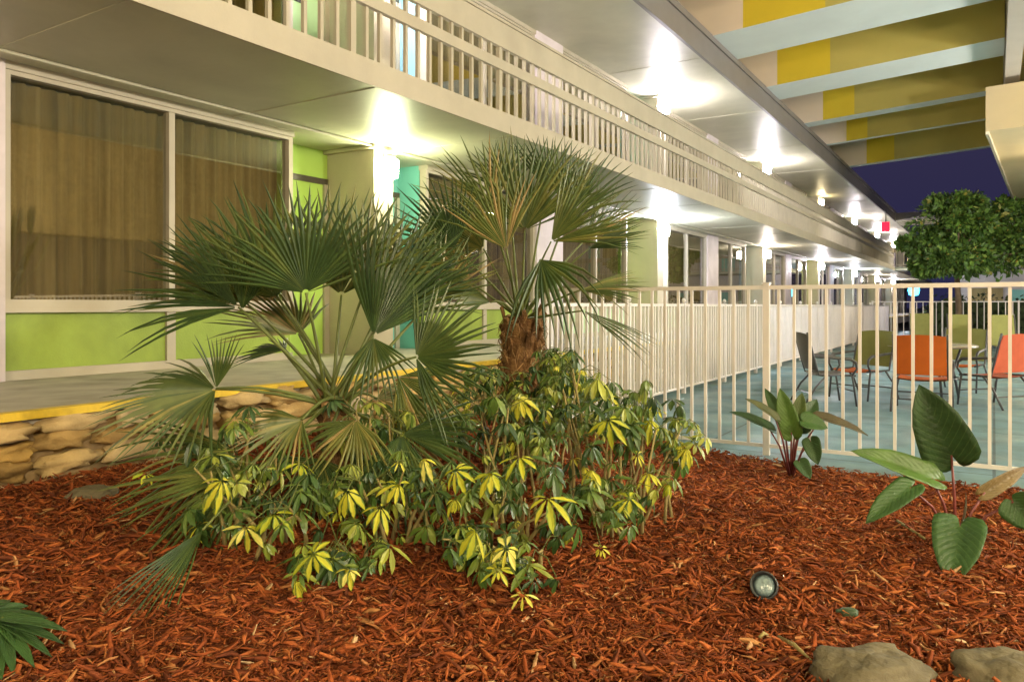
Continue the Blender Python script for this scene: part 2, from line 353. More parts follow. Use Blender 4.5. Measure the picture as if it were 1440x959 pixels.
# soffit seam strips
for t in np.arange(YA + 2.4, YB, 4.55): MB().box(DW + .01, DK - .03, t, t + .05, SOF2 - .006, SOF2 + .01).build('soffit_strip', M['soffit'], B)
for t in np.arange(YA + .3, YB, 2.275): MB().box(DW + .01, DK - .03, t, t + .035, SOF - .005, SOF + .01).build('soffit_strip', M['soffit'], B)
MB().tube([(DW + .35, YA, SOF - .02), (DW + .35, YB, SOF - .02)], .014, 8).build('conduit', M['soffit'], B)
doorcols = {(0, 0): ('limedoor', 'teal'), (0, 1): ('palegreen', 'paleblue'), (1, 0): ('paleblue', 'palegreen'), (1, 1): ('limedoor', 'paleblue')}
curt = {}
def curtain(mb, ya, yb, z0, z1, x, seed):
    rs = random.Random(seed); n = int((yb - ya) / .03); vs = []
    ph = 0
    for i in range(n + 1):
        y = ya + (yb - ya) * i / n; ph += rs.uniform(.9, 2.2)
        vs += [(x + .035 * math.sin(ph), y, z0), (x + .035 * math.sin(ph) + .004, y, z1)]
    mb.add(vs, [(2 * i, 2 * i + 2, 2 * i + 3, 2 * i + 1) for i in range(n)], .5)
for ci, ct in enumerate(COLT):
    for fl in (0, 1):
        zb, zt = ((WALK, SOF), (ST, SOF2))[fl]
        far = ci >= 6
        # piers at both module ends
        for side in (-1, 1):
            pe = ct + side * HB
            if side < 0 or ci == len(COLT) - 1:
                MB().box(DW - .62, DW + .09, pe - .46, pe + .46, zb, zt).build('pier', M['mauve'], B)
            wa, wb = sorted((ct + side * 1.17, ct + side * (HB - .46)))
            # window set: frame + spandrel
            zs, zh = zb + .64, zt - .10
            fr = MB(); mid = (wa + wb) / 2
            fr.box(DW - .06, DW + .05, wa, wa + .055, zs, zh); fr.box(DW - .06, DW + .05, wb - .055, wb, zs, zh)
            fr.box(DW - .05, DW + .04, mid - .03, mid + .03, zs, zh)
            fr.box(DW - .06, DW + .05, wa, wb, zh, zh + .035); fr.box(DW - .08, DW + .075, wa, wb, zh + .035, zt)
            win = fr.build('window', M['trim'], B)
            MB().box(DW - .08, DW + .085, wa, wb, zs - .105, zs).build('sill', M['trim'], win)
            MB().box(DW - .015, DW - .010, wa + .055, mid - .03, zs, zh).box(DW - .015, DW - .010, mid + .03, wb - .055, zs, zh).build('pane', M['glass'], win)
            cm = MB(); curtain(cm, wa, wb, zs, zh, DW - .16, ci * 7 + fl * 3 + side); cm.build('curtain', M['curtain'], win, True)
            pm = MB().box(DW - .1, DW, wa, wb, zb + .075, zs - .105).build('spandrel_panel', M['lime'] if ci < 2 else M['teal' if ci % 2 else 'palegreen'], B)
            tr = MB().box(DW - .1, DW + .045, wa, wb, zb, zb + .075)
            for yy in (mid - .045, ): tr.box(DW, DW + .03, yy, yy + .09, zb + .075, zs - .105)
            tr.build('panel_trim', M['trim'], B)
            # recess with door
            ra, rb = sorted((ct + side * .17, ct + side * 1.17)); dc = M[doorcols[(min(ci, 2) % 2 if ci != 1 else 0, fl)][0 if side < 0 else 1]]
            if ci >= 2: dc = M[['limedoor', 'teal', 'paleblue', 'palegreen'][(ci * 2 + fl + (side > 0)) % 4]]
            XR = DW - .45
            MB().box(XR - .1, XR, ra, rb, zt - .35, zt).build('transom_panel', dc, B)
            MB().box(XR - .1, XR + .03, ra, rb, zt - .42, zt - .35).build('transom_bar', M['dark'], B)
            dr = MB().box(XR - .06, XR, ra + .08, rb - .08, zb, zt - .42).build('door', dc, B)
            jm = MB(); jm.box(XR - .08, XR + .035, ra, ra + .08, zb, zt - .42).box(XR - .08, XR + .035, rb - .08, rb, zb, zt - .42).build('jamb', M['trim'], dr)
            hy = rb - .16 if side < 0 else ra + .16
            MB().bar((XR + .06, hy, zb + 1.0), (XR + .06, hy + (.1 if side > 0 else -.1), zb + 1.0), .02, .02).tube([(XR - .01, hy, zb + 1.0), (XR + .07, hy, zb + 1.0)], .02, 8).build('handle', M['dark'], dr)
            MB().box(XR, XR + .012, (ra + rb) / 2 - .07, (ra + rb) / 2 + .07, zb + 1.55, zb + 1.65).build('number_plate', M['black'], dr)
            # reveal of the recess
            rv = ct + side * 1.17
            MB().box(XR - .1, DW - .08, min(rv, rv + side * .06), max(rv, rv + side * .06), zb, zt).build('recess_side', dc, B)
        cm = MB().box(DW - .55, -6.27, ct - .17, ct + .17, zb, zt - .045).box(DW - .56, -6.2, ct - .24, ct + .24, zt - .045, zt - .003)
        cm.build('column', M['column'], B)
# balcony railing
RX = DK - .035
rl = thing('balcony_railing', 'long tan balcony railing with upright balusters and a wide top board', 'railing', (RX, 10, ST))
yr0, yr1 = -1.0, 45.9
MB().box(RX - .02, RX + .03, yr0, yr1, ST + .76, ST + 1.03).box(RX - .06, RX + .05, yr0, yr1, ST + 1.03, ST + 1.06).build('top_board', M['trim'], rl)
MB().box(RX - .015, RX + .035, yr0, yr1, ST + .51, ST + .62).build('mid_rail', M['trim'], rl)
MB().box(RX - .03, RX + .02, yr0, yr1, ST + .02, ST + .06).build('bottom_rail', M['trim'], rl)
rest = MB(); nb = 0; y = 2.3
while y < yr1:
    post = abs((y - 2.47) % 2.275) < .088
    if post: MB().box(RX - .035, RX + .014, y - .03, y + .03, ST, ST + .76).build('post', M['trim'], rl)
    elif nb < 100:
        MB().box(RX - .028, RX + .006, y - .017, y + .017, ST + .06, ST + .76).build('baluster', M['trim'], rl); nb += 1
    else: rest.box(RX - .028, RX + .006, y - .017, y + .017, ST + .06, ST + .76)
    y += .176
tag(rest.build('far_balusters', M['trim'], rl), kind='stuff')
# ------------------------------------------------------------------ wall lamps
def lamp_bm(mat_, x, y, zt, label, far, group):
    t = thing('wall_lamp', label, 'wall lamp', (x, y, zt), 0, group)
    c = (x + .10, y, zt)
    MB().lathe([(.075, -.34), (.10, -.33), (.105, -.13), (.06, -.10)], 20, c).build('glass_shade', mat_, t, True)
    MB().lathe([(.062, -.10), (.068, -.07), (.03, -.055), (.0, -.055)], 16, c).box(x - .01, x + .09, y - .025, y + .025, zt - .09, zt - .06).build('bracket', M['dark'], t)
    return t
orderw = ['nearest', 'second', 'third', 'fourth', 'fifth', 'sixth', 'seventh', 'eighth']
for i, ct in enumerate(COLT[1:]):
    if ct < 70:
        lamp_bm(M['lampwarm'] if i == 0 else M[['lampcool', 'lampblue', 'lampdim'][i % 3]], -6.27, ct, SOF - .04, 'lit ground floor wall lamp, %s of the row of lamps under the balcony' % orderw[i], i > 3, 'lamps on the ground floor columns')
        lamp_bm(M['lampyel'] if i == 3 else M['lampcool'], -6.27, ct, SOF2 - .04, ('lit upper floor wall lamp above the nearest ground floor lamp' if i == 0 else 'lit upper floor wall lamp, %s along the soffit from the camera' % orderw[i]), i > 3, 'lamps on the upper floor columns')
# ------------------------------------------------------------------ far wing across the end
Wg = thing('end_wing', 'far wing closing the courtyard with its own balcony and lit rooms', 'building', (2, 48, 0))
MB().box(DK, 18, 46, 48.4, SOF, ST).build('balcony_slab', M['soffit'], Wg)
MB().box(DK, 18, 45.9, 49.5, SOF2, RT2 - .1).build('roof', M['soffit'], Wg)
MB().box(DK + .1, 18, 45.84, 45.9, SOF2 - .05, RT2 - .1).build('roof_fascia', M['roofing'], Wg)
MB().box(-1.8, 18, 48.4, 52, 0, RT2 - .1).build('wall', M['offwhite'], Wg)
for x in (-1.2, 1.8, 5, 8.2):
    for z in (.1, ST):
        f_ = MB().box(x, x + 1.6, 48.33, 48.4, z + .7, z + 2.2).build('window', M['curtain'], Wg)
        MB().box(x + 1.85, x + 2.7, 48.34, 48.4, z, z + 2.1).build('door', M['teal'], Wg)
wr = thing('end_railing', 'short tan railing of the far wing balcony beside the tree', 'railing', (2, 45.95, ST))
MB().box(DK, 18, 45.93, 45.97, ST + .78, ST + 1.05).box(DK, 18, 45.93, 45.97, ST + .1, ST + .14).build('rails', M['trim'], wr)
bb = MB()
for x in np.arange(DK + .1, 18, .18): bb.box(x, x + .03, 45.94, 45.965, ST, ST + .78)
tag(bb.build('balusters', M['trim'], wr), kind='stuff')
for i, (x, z) in enumerate(((-2.3, SOF2), (-1.5, SOF2 - .2))):
    p = at((1288, 1299)[i], (363, 369)[i], 40.5)
    t = thing('porch_lamp', ('small yellow lamp glowing on the far wing balcony, left of two', 'small yellow lamp glowing on the far wing balcony, closer to the tree')[i], 'lamp', (p.x, p.y, p.z), 0, 'lamps on the far balcony')
    MB().lathe([(.0, -.13), (.09, -.1), (.12, 0), (.09, .1), (0, .13)], 12, p).build('glass_globe', M['lampyel'], t, True)
    MB().tube([p + Vector((0, 0, .12)), Vector((p.x, p.y, SOF2))], .015, 6).build('rod', M['dark'], t)
p = at(1285, 408, 40)
t = thing('cyan_lamp', 'cyan glowing lamp standing at the far end of the pool terrace', 'lamp', (p.x, p.y, 0))
MB().lathe([(.0, -.3), (.22, -.26), (.28, 0), (.2, .28), (0, .34)], 14, p).build('glass_globe', M['lampcyan'], t, True)
MB().tube([(p.x, p.y, 0), (p.x, p.y, p.z - .28)], .06, 8).build('pole', M['dark'], t)
p = at(1247, 320, 37)
t = thing('red_sign', 'small red lit sign hanging under the upper soffit', 'sign', (p.x, p.y, p.z))
MB().box(p.x - .22, p.x + .12, p.y - .03, p.y + .03, p.z - .2, p.z + .26).build('panel', M['signred'], t)
MB().box(p.x - .06, p.x - .02, p.y - .01, p.y + .01, p.z + .26, SOF2).build('hanger', M['dark'], t)
# ------------------------------------------------------------------ canopy over the garden
Cp = thing('canopy', 'slatted canopy of deep yellow beams with pale blue undersides above the terrace', 'canopy', (0, 20, 6))
SL = .0608
def zc(x): return CAMZ + 5.09 + SL * (x - DK)
def beam(y0_, y1_, xa, xb, segs, nm='beam'):
    o = None
    for (sa, sb, mm) in segs:
        m_ = MB(); dz = 1.15
        vs = [(x, y, zc(x) + q) for x in (sa, sb) for y in (y0_, y1_) for q in (0, dz)]
        fs = [(0, 1, 3, 2), (4, 6, 7, 5), (0, 4, 5, 1), (2, 3, 7, 6), (1, 5, 7, 3)]
        m_.add(vs, fs, .5); m_.add(vs, [(0, 2, 6, 4)], .5, m=1)  # underside face takes the pale blue material
        if o is None: o = m_.build(nm, [mm, M['canopyb']], Cp)
        else: m_.build('coloured_end', [mm, M['canopyb']], o)
for bi, (a_, b_) in enumerate(((-5.4, -3.6), (-1.4, .4), (2.6, 4.4), (6.4, 8.2), (10.2, 12.0), (14.24, 15.88), (18.25, 19.56), (22.45, 23.0), (25.75, 26.0), (30.2, 30.6))):
    tt = max(0, bi - 3)
    wx = ([(-3.75, -2.95)] * 5 + [(-3.93, -2.5), (-4.25, -3.1), (-4.0, -3.2), (-3.9, -3.3), (-3.9, -3.0)])[bi]
    beam(a_, b_, DK - 2.6, .2, [(wx[1], (.18 if bi > 4 else 21.5), M['canopy']), (wx[0], wx[1], M['canopyy']), (DK - 2.6, wx[0], M['canopyw'])])  # pinkish white and bright yellow blocks near each beam's left end
vs = [(DK - 2.6, -9, zc(DK - 2.6) + 1.152), (21.5, -9, zc(21.5) + 1.152), (21.5, 30.8, zc(21.5) + 1.152), (DK - 2.6, 30.8, zc(DK - 2.6) + 1.152)]
MB().add(vs + [(x, y, z + .12) for x, y, z in vs], [(0, 3, 2, 1), (4, 5, 6, 7), (0, 1, 5, 4), (1, 2, 6, 5), (2, 3, 7, 6), (3, 0, 4, 7)], .5).build('roof_deck', M['canopy'], Cp)
zg = CAMZ + 5.0
MB().box(.2, .48, 5.2, 23.6, zg, zc(.2) + 1.1).build('girder', M['girder'], Cp)
for yy in (5.6, ):
    pass
# pavilion roof to the right
h = CAMZ + 3.9
pv = thing('pavilion_roof', 'cream eave of a roof jutting in at the right edge of the terrace', 'roof', (3, 26, h))
def poly(pts, z0_, z1_, mb=None):
    mb = mb or MB(); n = len(pts)
    return mb.add([(x, y, z0_) for x, y in pts] + [(x, y, z1_) for x, y in pts], [tuple(range(n))[::-1], tuple(range(n, 2 * n))] + [(i, (i + 1) % n, (i + 1) % n + n, i + n) for i in range(n)], .5)
poly([(-.10, 20.05), (7, 19.0), (9, 45), (1.27, 45)], h, h + .9).build('soffit', M['eave'], pv)
poly([(-.16, 19.99), (-.10, 20.05), (1.27, 45), (1.21, 45)], h - .10, h + .95).build('side_fascia', M['trim'], pv)
poly([(-.16, 19.99), (7, 18.93), (7, 18.99), (-.10, 20.05)], h - .03, h + .95).build('front_fascia', M['eave'], pv)
MB().box(3.2, 3.5, 21.5, 21.8, 0, h).box(4.7, 5., 40, 40.3, 0, h).build('posts', M['trim'], pv)
t = thing('pavilion_lamp', 'warm ceiling lamp under the pavilion eave', 'lamp', (2.1, 23, h))
MB().lathe([(.0, -.3), (.14, -.26), (.2, -.1), (.16, -.02)], 16, (2.1, 23, h - .3)).build('glass_shade', M['unseenlamp'], t, True)
MB().tube([(2.1, 23, h), (2.1, 23, h - .32)], .02, 8).build('rod', M['dark'], t)

ob = thing('opposite_building', 'ochre painted building across the terrace, seen only as a reflection in the windows', 'building', (21.7, 20, 0))
MB().box(21.7, 24, -8, 46, 4.5, 9.).build('wall', M['stone'], ob)
MB().box(22.4, 24, -8, 46, 0, 4.5).build('ground_floor', M['bark'], ob)
for yy in range(-4, 40, 6):
    w_ = MB().box(22.3, 22.4, yy, yy + 2.6, .8, 2.6).build('window', M['dark'], ob)
# ------------------------------------------------------------------ fences
YF = 7.09; XF = -4.05
def fence_run(th, pA, pB, sp, zr0, zr1, posts, bw, mat_, ball=False):
    pA, pB = Vector(pA), Vector(pB); L_ = (pB - pA).length; dr = (pB - pA) / L_
    MB().bar(pA + UP * zr1, pB + UP * zr1, .036, .036).build('top_rail', mat_, th)
    MB().bar(pA + UP * zr0, pB + UP * zr0, .03, .03).build('bottom_rail', mat_, th)
    for s_ in posts:
        c = pA + dr * s_
        m_ = MB().bar(c, c + UP * (zr1 + .03), .055, .055, up=dr)
        if ball: m_.lathe([(0, .0), (.028, .02), (.035, .045), (.02, .07), (0, .078)], 10, c + UP * (zr1 + .03))
        else: m_.bar(c + UP * (zr1 + .03), c + UP * (zr1 + .045), .068, .068, up=dr)
        m_.build('post', mat_, th)
    s_ = sp; n = 0; rest = MB()
    while s_ < L_ - .02:
        c = pA + dr * s_
        if min([abs(s_ - q) for q in posts] + [9]) > .05:
            if n < 100: MB().bar(c + UP * (zr0 + .015), c + UP * (zr1 - .018), bw, bw, up=dr).build('baluster', mat_, th)
            else: rest.bar(c + UP * (zr0 + .015), c + UP * (zr1 - .018), bw, bw, up=dr)
            n += 1
        s_ += sp
    if rest.v: tag(rest.build('far_balusters', mat_, th), kind='stuff')
xp = [-1.745 - XF]
nf = thing('pool_fence', 'cream metal picket fence crossing behind the planting bed in front of the patio chairs', 'fence', (XF, YF, 0))
fence_run(nf, (XF, YF, 0), (2.6, YF, 0), .134, .085, 1.515, [0, xp[0], xp[0] + 3.3], .024, M['fence'])
bf = thing('pool_fence', 'long cream picket fence with ball topped posts running along the motel walkway', 'fence', (XF, YF + .1, 0))
fence_run(bf, (XF, YF + .1, 0), (XF, 38.5, 0), .125, .10, 1.36, [.0] + [2.1 * i for i in range(1, 15)], .030, M['fence'], True)
ff = thing('pool_fence', 'distant white picket fence across the far side of the pool terrace', 'fence', (XF, 31.6, 0))
fence_run(ff, (-5.0 + .95, 33.0, 0), (9, 33.0, 0), .22, .08, 1.5, [2.4 * i for i in range(6)], .03, M['fence'])

# ------------------------------------------------------------------ patio furniture
def make_chair(sling, seat, label, loc, rz, group='sling chairs around the patio table'):
    t = thing('patio_chair', label, 'chair', loc, rz, group)
    X = Matrix.Translation(loc) @ Matrix.Rotation(rz, 4, 'Z')
    def tr(m): m.v = [tuple(X @ Vector(v)) for v in m.v]; return m
    w = .29
    # curved back (faces +Y)
    prof = [(-.19, .47), (-.235, .60), (-.275, .75), (-.31, .88), (-.345, .985)]
    m_ = MB(); vs, fs = [], []
    for i, (y, z) in enumerate(prof):
        for j in range(7):
            u = -1 + j / 3; vs.append((u * w, y - .03 * (1 - u * u), z - (.02 * u * u if i == 4 else 0)))
    n = len(vs); vs += [(x, y - .012, z) for x, y, z in vs]
    for i in range(4):
        for j in range(6):
            q = (i * 7 + j, i * 7 + j + 1, i * 7 + j + 8, i * 7 + j + 7); fs += [q, tuple(k + n for k in q[::-1])]
    m_.add(vs, fs, .5); tr(m_).build('sling_back', sling, t, True)
    m_ = MB(); vs, fs = [], []
    for i, (y, z) in enumerate([(.27, .415), (.24, .43), (.1, .42), (-.05, .405), (-.19, .425)]):
        for j in range(5):
            u = -1 + j / 2; vs.append((u * w * .97, y, z - .02 * (1 - u * u)))
    n = len(vs); vs += [(x, y, z - .012) for x, y, z in vs]
    for i in range(4):
        for j in range(4):
            q = (i * 5 + j, i * 5 + j + 1, i * 5 + j + 6, i * 5 + j + 5); fs += [q, tuple(k + n for k in q[::-1])]
    m_.add(vs, fs, .5); tr(m_).build('sling_seat', seat, t, True)
    for s_ in (-1, 1):
        x = s_ * (w + .015)
        tr(MB().tube([(x, .29, .41), (x, -.19, .42), (x, -.235, .60), (x, -.31, .88), (x, -.345, .99)], .014, 8)).build('side_frame', M['frame'], t, True)
        tr(MB().tube([(x + s_ * .02, .30, 0), (x + s_ * .02, .26, .30), (x + s_ * .02, .24, .41)], .014, 8)).build('leg', M['frame'], t, True)
        tr(MB().tube([(x + s_ * .02, -.38, 0), (x + s_ * .02, -.24, .25), (x + s_ * .02, -.08, .42)], .014, 8)).build('leg', M['frame'], t, True)
        tr(MB().tube([(x + s_ * .02, .24, .41), (x + s_ * .025, .30, .50), (x + s_ * .025, .29, .585), (x + s_ * .025, .22, .63), (x + s_ * .02, -.05, .655), (x, -.25, .665)], [.014, .014, .018, .022, .02, .014], 8)).build('armrest', M['frame'], t, True)
    tr(MB().tube([(-w - .03, .27, .2), (w + .03, .27, .2)], .01, 6).tube([(-w - .03, -.29, .16), (w + .03, -.29, .16)], .01, 6)).build('stretcher', M['frame'], t)
    return t
def facing(px, py): return 0
def pl(px, Z): p = at(px, HOR, Z); return (p.x, p.y, 0)
tc = pl(1303, 11.3)
G_, O_, R_ = M['slinggreen'], M['slingorange'], M['slingred']
make_chair(O_, O_, 'orange sling patio chair with its back to the fence', pl(1297, 9.9), TH * .35 + R(-12))
make_chair(G_, O_, 'olive backed patio chair with orange seat turned away on the left of the table', pl(1212, 11.2), R(150))
make_chair(M['dark'], M['dark'], 'dark patio chair seen edge on at the left end of the group', pl(1161, 10.6), R(-62))
make_chair(G_, O_, 'olive backed patio chair behind the table, to the right of the orange chair', pl(1349, 12.2), R(165))
make_chair(R_, R_, 'coral red patio chair cut off by the right edge of the picture', pl(1400, 10.3), R(50))
t = thing('patio_table', 'round patio table with grey top between the sling chairs', 'table', tc)
T = Matrix.Translation(tc)
MB().lathe([(.0, .745), (.62, .745), (.66, .752), (.665, .77), (.64, .785), (0, .787)], 40, tc).build('table_top', M['tabletop'], t, True)
for q in range(4):
    an = q * math.pi / 2 + .5; c, s_ = math.cos(an), math.sin(an)
    MB().tube([Vector(tc) + Vector((c * .46, s_ * .46, 0)), Vector(tc) + Vector((c * .38, s_ * .38, .4)), Vector(tc) + Vector((c * .5, s_ * .5, .745))], .018, 8).build('leg', M['frame'], t, True)
MB().tube([Vector(tc) + Vector((.42 * math.cos(a), .42 * math.sin(a), .3)) for a in np.linspace(0, 2 * math.pi, 25)], .011, 6).build('ring', M['frame'], t, True)
# loungers by the far fence
for px, Z, lb, dz in ((1298, 22, 'olive lounge chair by the far fence, leftmost of three', 0), (1356, 19.5, 'olive lounge chair by the far fence, middle of three', 0), (1418, 18.5, 'olive lounge chair by the far fence, nearest the right edge', 0)):
    L0 = pl(px, Z); t = thing('lounge_chair', lb, 'lounge chair', L0, 0, 'lounge chairs by the far fence')
    X = Matrix.Translation(L0) @ Matrix.Rotation(math.pi + TH * .3, 4, 'Z')
    def tr(m): m.v = [tuple(X @ Vector(v)) for v in m.v]; return m
    tr(MB().add([(-.26, -.5, .38), (.26, -.5, .38), (.26, -.85, 1.12), (-.26, -.85, 1.12), (-.26, -.52, .37), (.26, -.52, .37), (.26, -.87, 1.11), (-.26, -.87, 1.11)], [(0, 1, 2, 3), (7, 6, 5, 4), (3, 2, 6, 7), (0, 3, 7, 4), (1, 5, 6, 2)], .5)).build('sling_back', M['slinggreen'], t)
    tr(MB().box(-.26, .26, -.5, .75, .35, .37)).build('sling_seat', M['slinggreen'], t)
    for sx in (-1, 1):
        tr(MB().tube([(sx * .28, -.87, 1.14), (sx * .28, -.5, .36), (sx * .28, .8, .36)], .016, 6)).build('side_frame', M['frame'], t)
        for yy in (-.4, .65): tr(MB().tube([(sx * .28, yy, .36), (sx * .28, yy - .05, 0)], .016, 6)).build('leg', M['frame'], t)

# ------------------------------------------------------------------ fan palms
def fan(mb, hub, tip, nrm, spread, n, rs, droop=.06, cup=.05, r0=.42, web=None):
    hub, tip = Vector(hub), Vector(tip); u = tip - hub; Rr = u.length * rs.uniform(1.04, 1.14); u.normalize()
    nrm = Vector(nrm); nrm = (nrm - u * nrm.dot(u)).normalized(); v = nrm.cross(u)
    n = max(10, int(n * .78)); de = R(spread) / n / 2; shade = rs.random()
    lean = rs.uniform(-.12, .12)
    for i in range(n):
        if rs.random() < .05: continue
        an = -R(spread) / 2 + de * (2 * i + 1); fr = an / (math.pi)
        dd = u * math.cos(an) + v * math.sin(an); sd = -u * math.sin(an) + v * math.cos(an)
        L_ = Rr * (1 - .22 * fr * fr) * rs.uniform(.88, 1.03); r0i = r0 * Rr * (1 - .25 * abs(fr)) * rs.uniform(.9, 1.1)
        ja = rs.gauss(lean, de * .7); dr2 = rs.choice((.4, .8, 1.2, 1.8, 3.2)) * droop
        vs, fs = [], []; st = [.03, .22, r0i / L_, r0i / L_ + (1 - r0i / L_) * .4, .86, 1.]
        for k_, q in enumerate(st):
            r = q * L_; ww = math.tan(de) * min(r, r0i) * 1.02
            if r > r0i: ww = math.tan(de) * r0i * max(.04, (1 - (r - r0i) / (L_ - r0i)) ** .62)
            over = max(0, q - r0i / L_)
            c = hub + dd * r + sd * (ja * over * L_) - nrm * (cup * Rr * (q ** 2) * (.25 + 1.3 * fr * fr)) - UP * (dr2 * Rr * over * over * 2.2)
            vs += [c + sd * ww, c + nrm * ww * 1.05, c - sd * ww]
        for k_ in range(len(st) - 1):
            b_ = k_ * 3; fs += [(b_, b_ + 3, b_ + 4, b_ + 1), (b_ + 1, b_ + 4, b_ + 5, b_ + 2)]
        mb.add(vs, fs, min(1, max(0, .62 * shade + .42 * rs.random() + (.25 if rs.random() < .06 else 0))))
def petiole(mb, a, b, sag, r):
    a, b = Vector(a), Vector(b); pts = []
    for i in range(7):
        t = i / 6; pts.append(a.lerp(b, t) + UP * (sag * 4 * t * (1 - t)))
    mb.tube(pts, [r * (1.5 - .8 * i / 6) for i in range(7)], 6)
TOCAM = lambda p: (CAM - Vector(p)).normalized()
def palm(label, base, top, trunk_r, fronds, seed, stubs, Z0):
    rs = random.Random(seed); base, top = Vector(base), Vector(top)
    t = thing('fan_palm', label, 'palm', tuple(base))
    m_ = MB(); n = 9
    pts = [base.lerp(top, i / n) + Vector((rs.uniform(-.01, .01), rs.uniform(-.01, .01), 0)) for i in range(n + 1)]
    m_.tube(pts, [trunk_r * (1.05 - .12 * i / n + .05 * math.sin(i * 2.3)) for i in range(n + 1)], 16, .35)
    for i in range(stubs):
        f = (i + .5) / stubs; an = i * 2.39996; c = base.lerp(top, f); ra = trunk_r * .98
        o_ = Vector((math.cos(an), math.sin(an), 0)); p = c + o_ * ra * .9; wd = rs.uniform(.022, .034)
        q = p + o_ * rs.uniform(.025, .05) + UP * rs.uniform(.05, .10); s_ = Vector((-o_.y, o_.x, 0))
        m_.add([p - s_ * wd - UP * .02, p + s_ * wd - UP * .02, p + s_ * wd * .8 + UP * .05, p - s_ * wd * .8 + UP * .05, q - s_ * wd * .55, q + s_ * wd * .55, q + s_ * wd * .45 + UP * .015 - o_ * .02, q - s_ * wd * .45 + UP * .015 - o_ * .02],
               [(0, 1, 5, 4), (1, 2, 6, 5), (2, 3, 7, 6), (3, 0, 4, 7), (4, 5, 6, 7)])
    for i in range(stubs * 8):   # fibres
        an = rs.uniform(0, 6.283); f = rs.random(); c = base.lerp(top, f); o_ = Vector((math.cos(an), math.sin(an), 0))
        p = c + o_ * trunk_r * 1.0; q = p + o_ * rs.uniform(.005, .05) + UP * rs.uniform(-.09, .08) + Vector((-o_.y, o_.x, 0)) * rs.uniform(-.05, .05)
        m_.tube([p, p.lerp(q, .5) + o_ * .008, q], [.004, .003, .001], 3, rs.random(), False)
    m_.build('trunk', M['trunk'], t)
    for fr in fronds:
        hx, hy, hz, tx, ty, tz, sp, n_, nm = fr[:9]; kw = fr[9] if len(fr) > 9 else {}
        hub = at(hx, hy, Z0 + hz); tip = at(tx, ty, Z0 + tz)
        nr = {'c': TOCAM(hub) + UP * .35, 'u': UP + TOCAM(hub) * .45, 'f': TOCAM(hub) - UP * .3, 's': UP * .8 + RT * .5 + TOCAM(hub) * .3, 'l': UP * .6 - RT * .6 + TOCAM(hub) * .5, 'r': UP * .6 + RT * .6 + TOCAM(hub) * .5}[nm]
        m_ = MB(); fan(m_, hub, tip, nr, sp, n_, rs, **kw)
        fo = m_.build('frond', M['palm'], t)
        m_ = MB(); st = top + Vector((rs.uniform(-.05, .05), rs.uniform(-.05, .05), rs.uniform(-.05, .02)))
        petiole(m_, st, hub, rs.uniform(.0, .05), .008); m_.build('stalk', M['stalk'], fo, True)
    return t
P1 = at(470, 700, 4.05); P1.z = mulch_z(P1.x, P1.y) - .02
F1 = [
 (430, 412, -.25, 422, 254, -.33, 160, 40, 'c'), (390, 418, .08, 312, 282, .12, 115, 30, 'c'), (335, 432, -.10, 192, 372, -.25, 92, 28, 'c'), (345, 425, .05, 235, 335, .05, 90, 24, 'l'),
 (525, 472, -.10, 600, 305, -.06, 95, 28, 'r'), (545, 440, .05, 612, 325, .1, 115, 30, 'c'), (585, 502, -.28, 696, 478, -.36, 180, 38, 'c'),
 (303, 547, -.25, 140, 588, -.45, 160, 38, 'u'), (330, 632, -.42, 162, 705, -.62, 105, 32, 'c'), (345, 660, -.5, 200, 770, -.85, 80, 28, 'c'),
 (285, 745, -1.05, 196, 858, -1.42, 36, 20, 'c', dict(cup=.02)), (480, 415, .15, 502, 256, .2, 120, 32, 'c'), (545, 415, .22, 618, 290, .3, 120, 30, 'c'),
 (402, 492, .35, 342, 488, .48, 110, 24, 'u'), (452, 645, -.32, 420, 752, -.48, 165, 36, 'c', dict(droop=.2)), (565, 610, -.3, 640, 720, -.4, 170, 36, 'c', dict(droop=.2)),
 (385, 420, .2, 345, 265, .32, 130, 32, 'c'), (425, 590, -.40, 325, 640, -.58, 150, 32, 'u'), (515, 400, .05, 562, 275, .06, 115, 30, 'c'),
 (530, 560, .1, 610, 560, .15, 150, 30, 'u'), (500, 640, .1, 520, 740, .05, 150, 30, 'c'), (500, 590, -.35, 470, 680, -.5, 140, 28, 'c', dict(droop=.2)),
 (420, 470, .4, 350, 400, .55, 140, 30, 'u'), (525, 475, -.12, 535, 550, -.2, 110, 20, 'c', dict(droop=.25)),
 (340, 436, -.12, 358, 345, -.15, 60, 16, 'c'), (304, 546, -.26, 312, 468, -.3, 55, 16, 'c'), (610, 420, .3, 660, 330, .35, 110, 26, 'c'), (560, 530, .05, 640, 600, .1, 120, 26, 'c'),
]
palm('low bushy fan palm in front, its fronds reaching left to the stone wall', P1, at(470, 566, 4.05), .07, F1, 3, 26, 4.05)
Z2 = 5.45
P2 = at(733, 640, Z2); P2.z = mulch_z(P2.x, P2.y) - .02
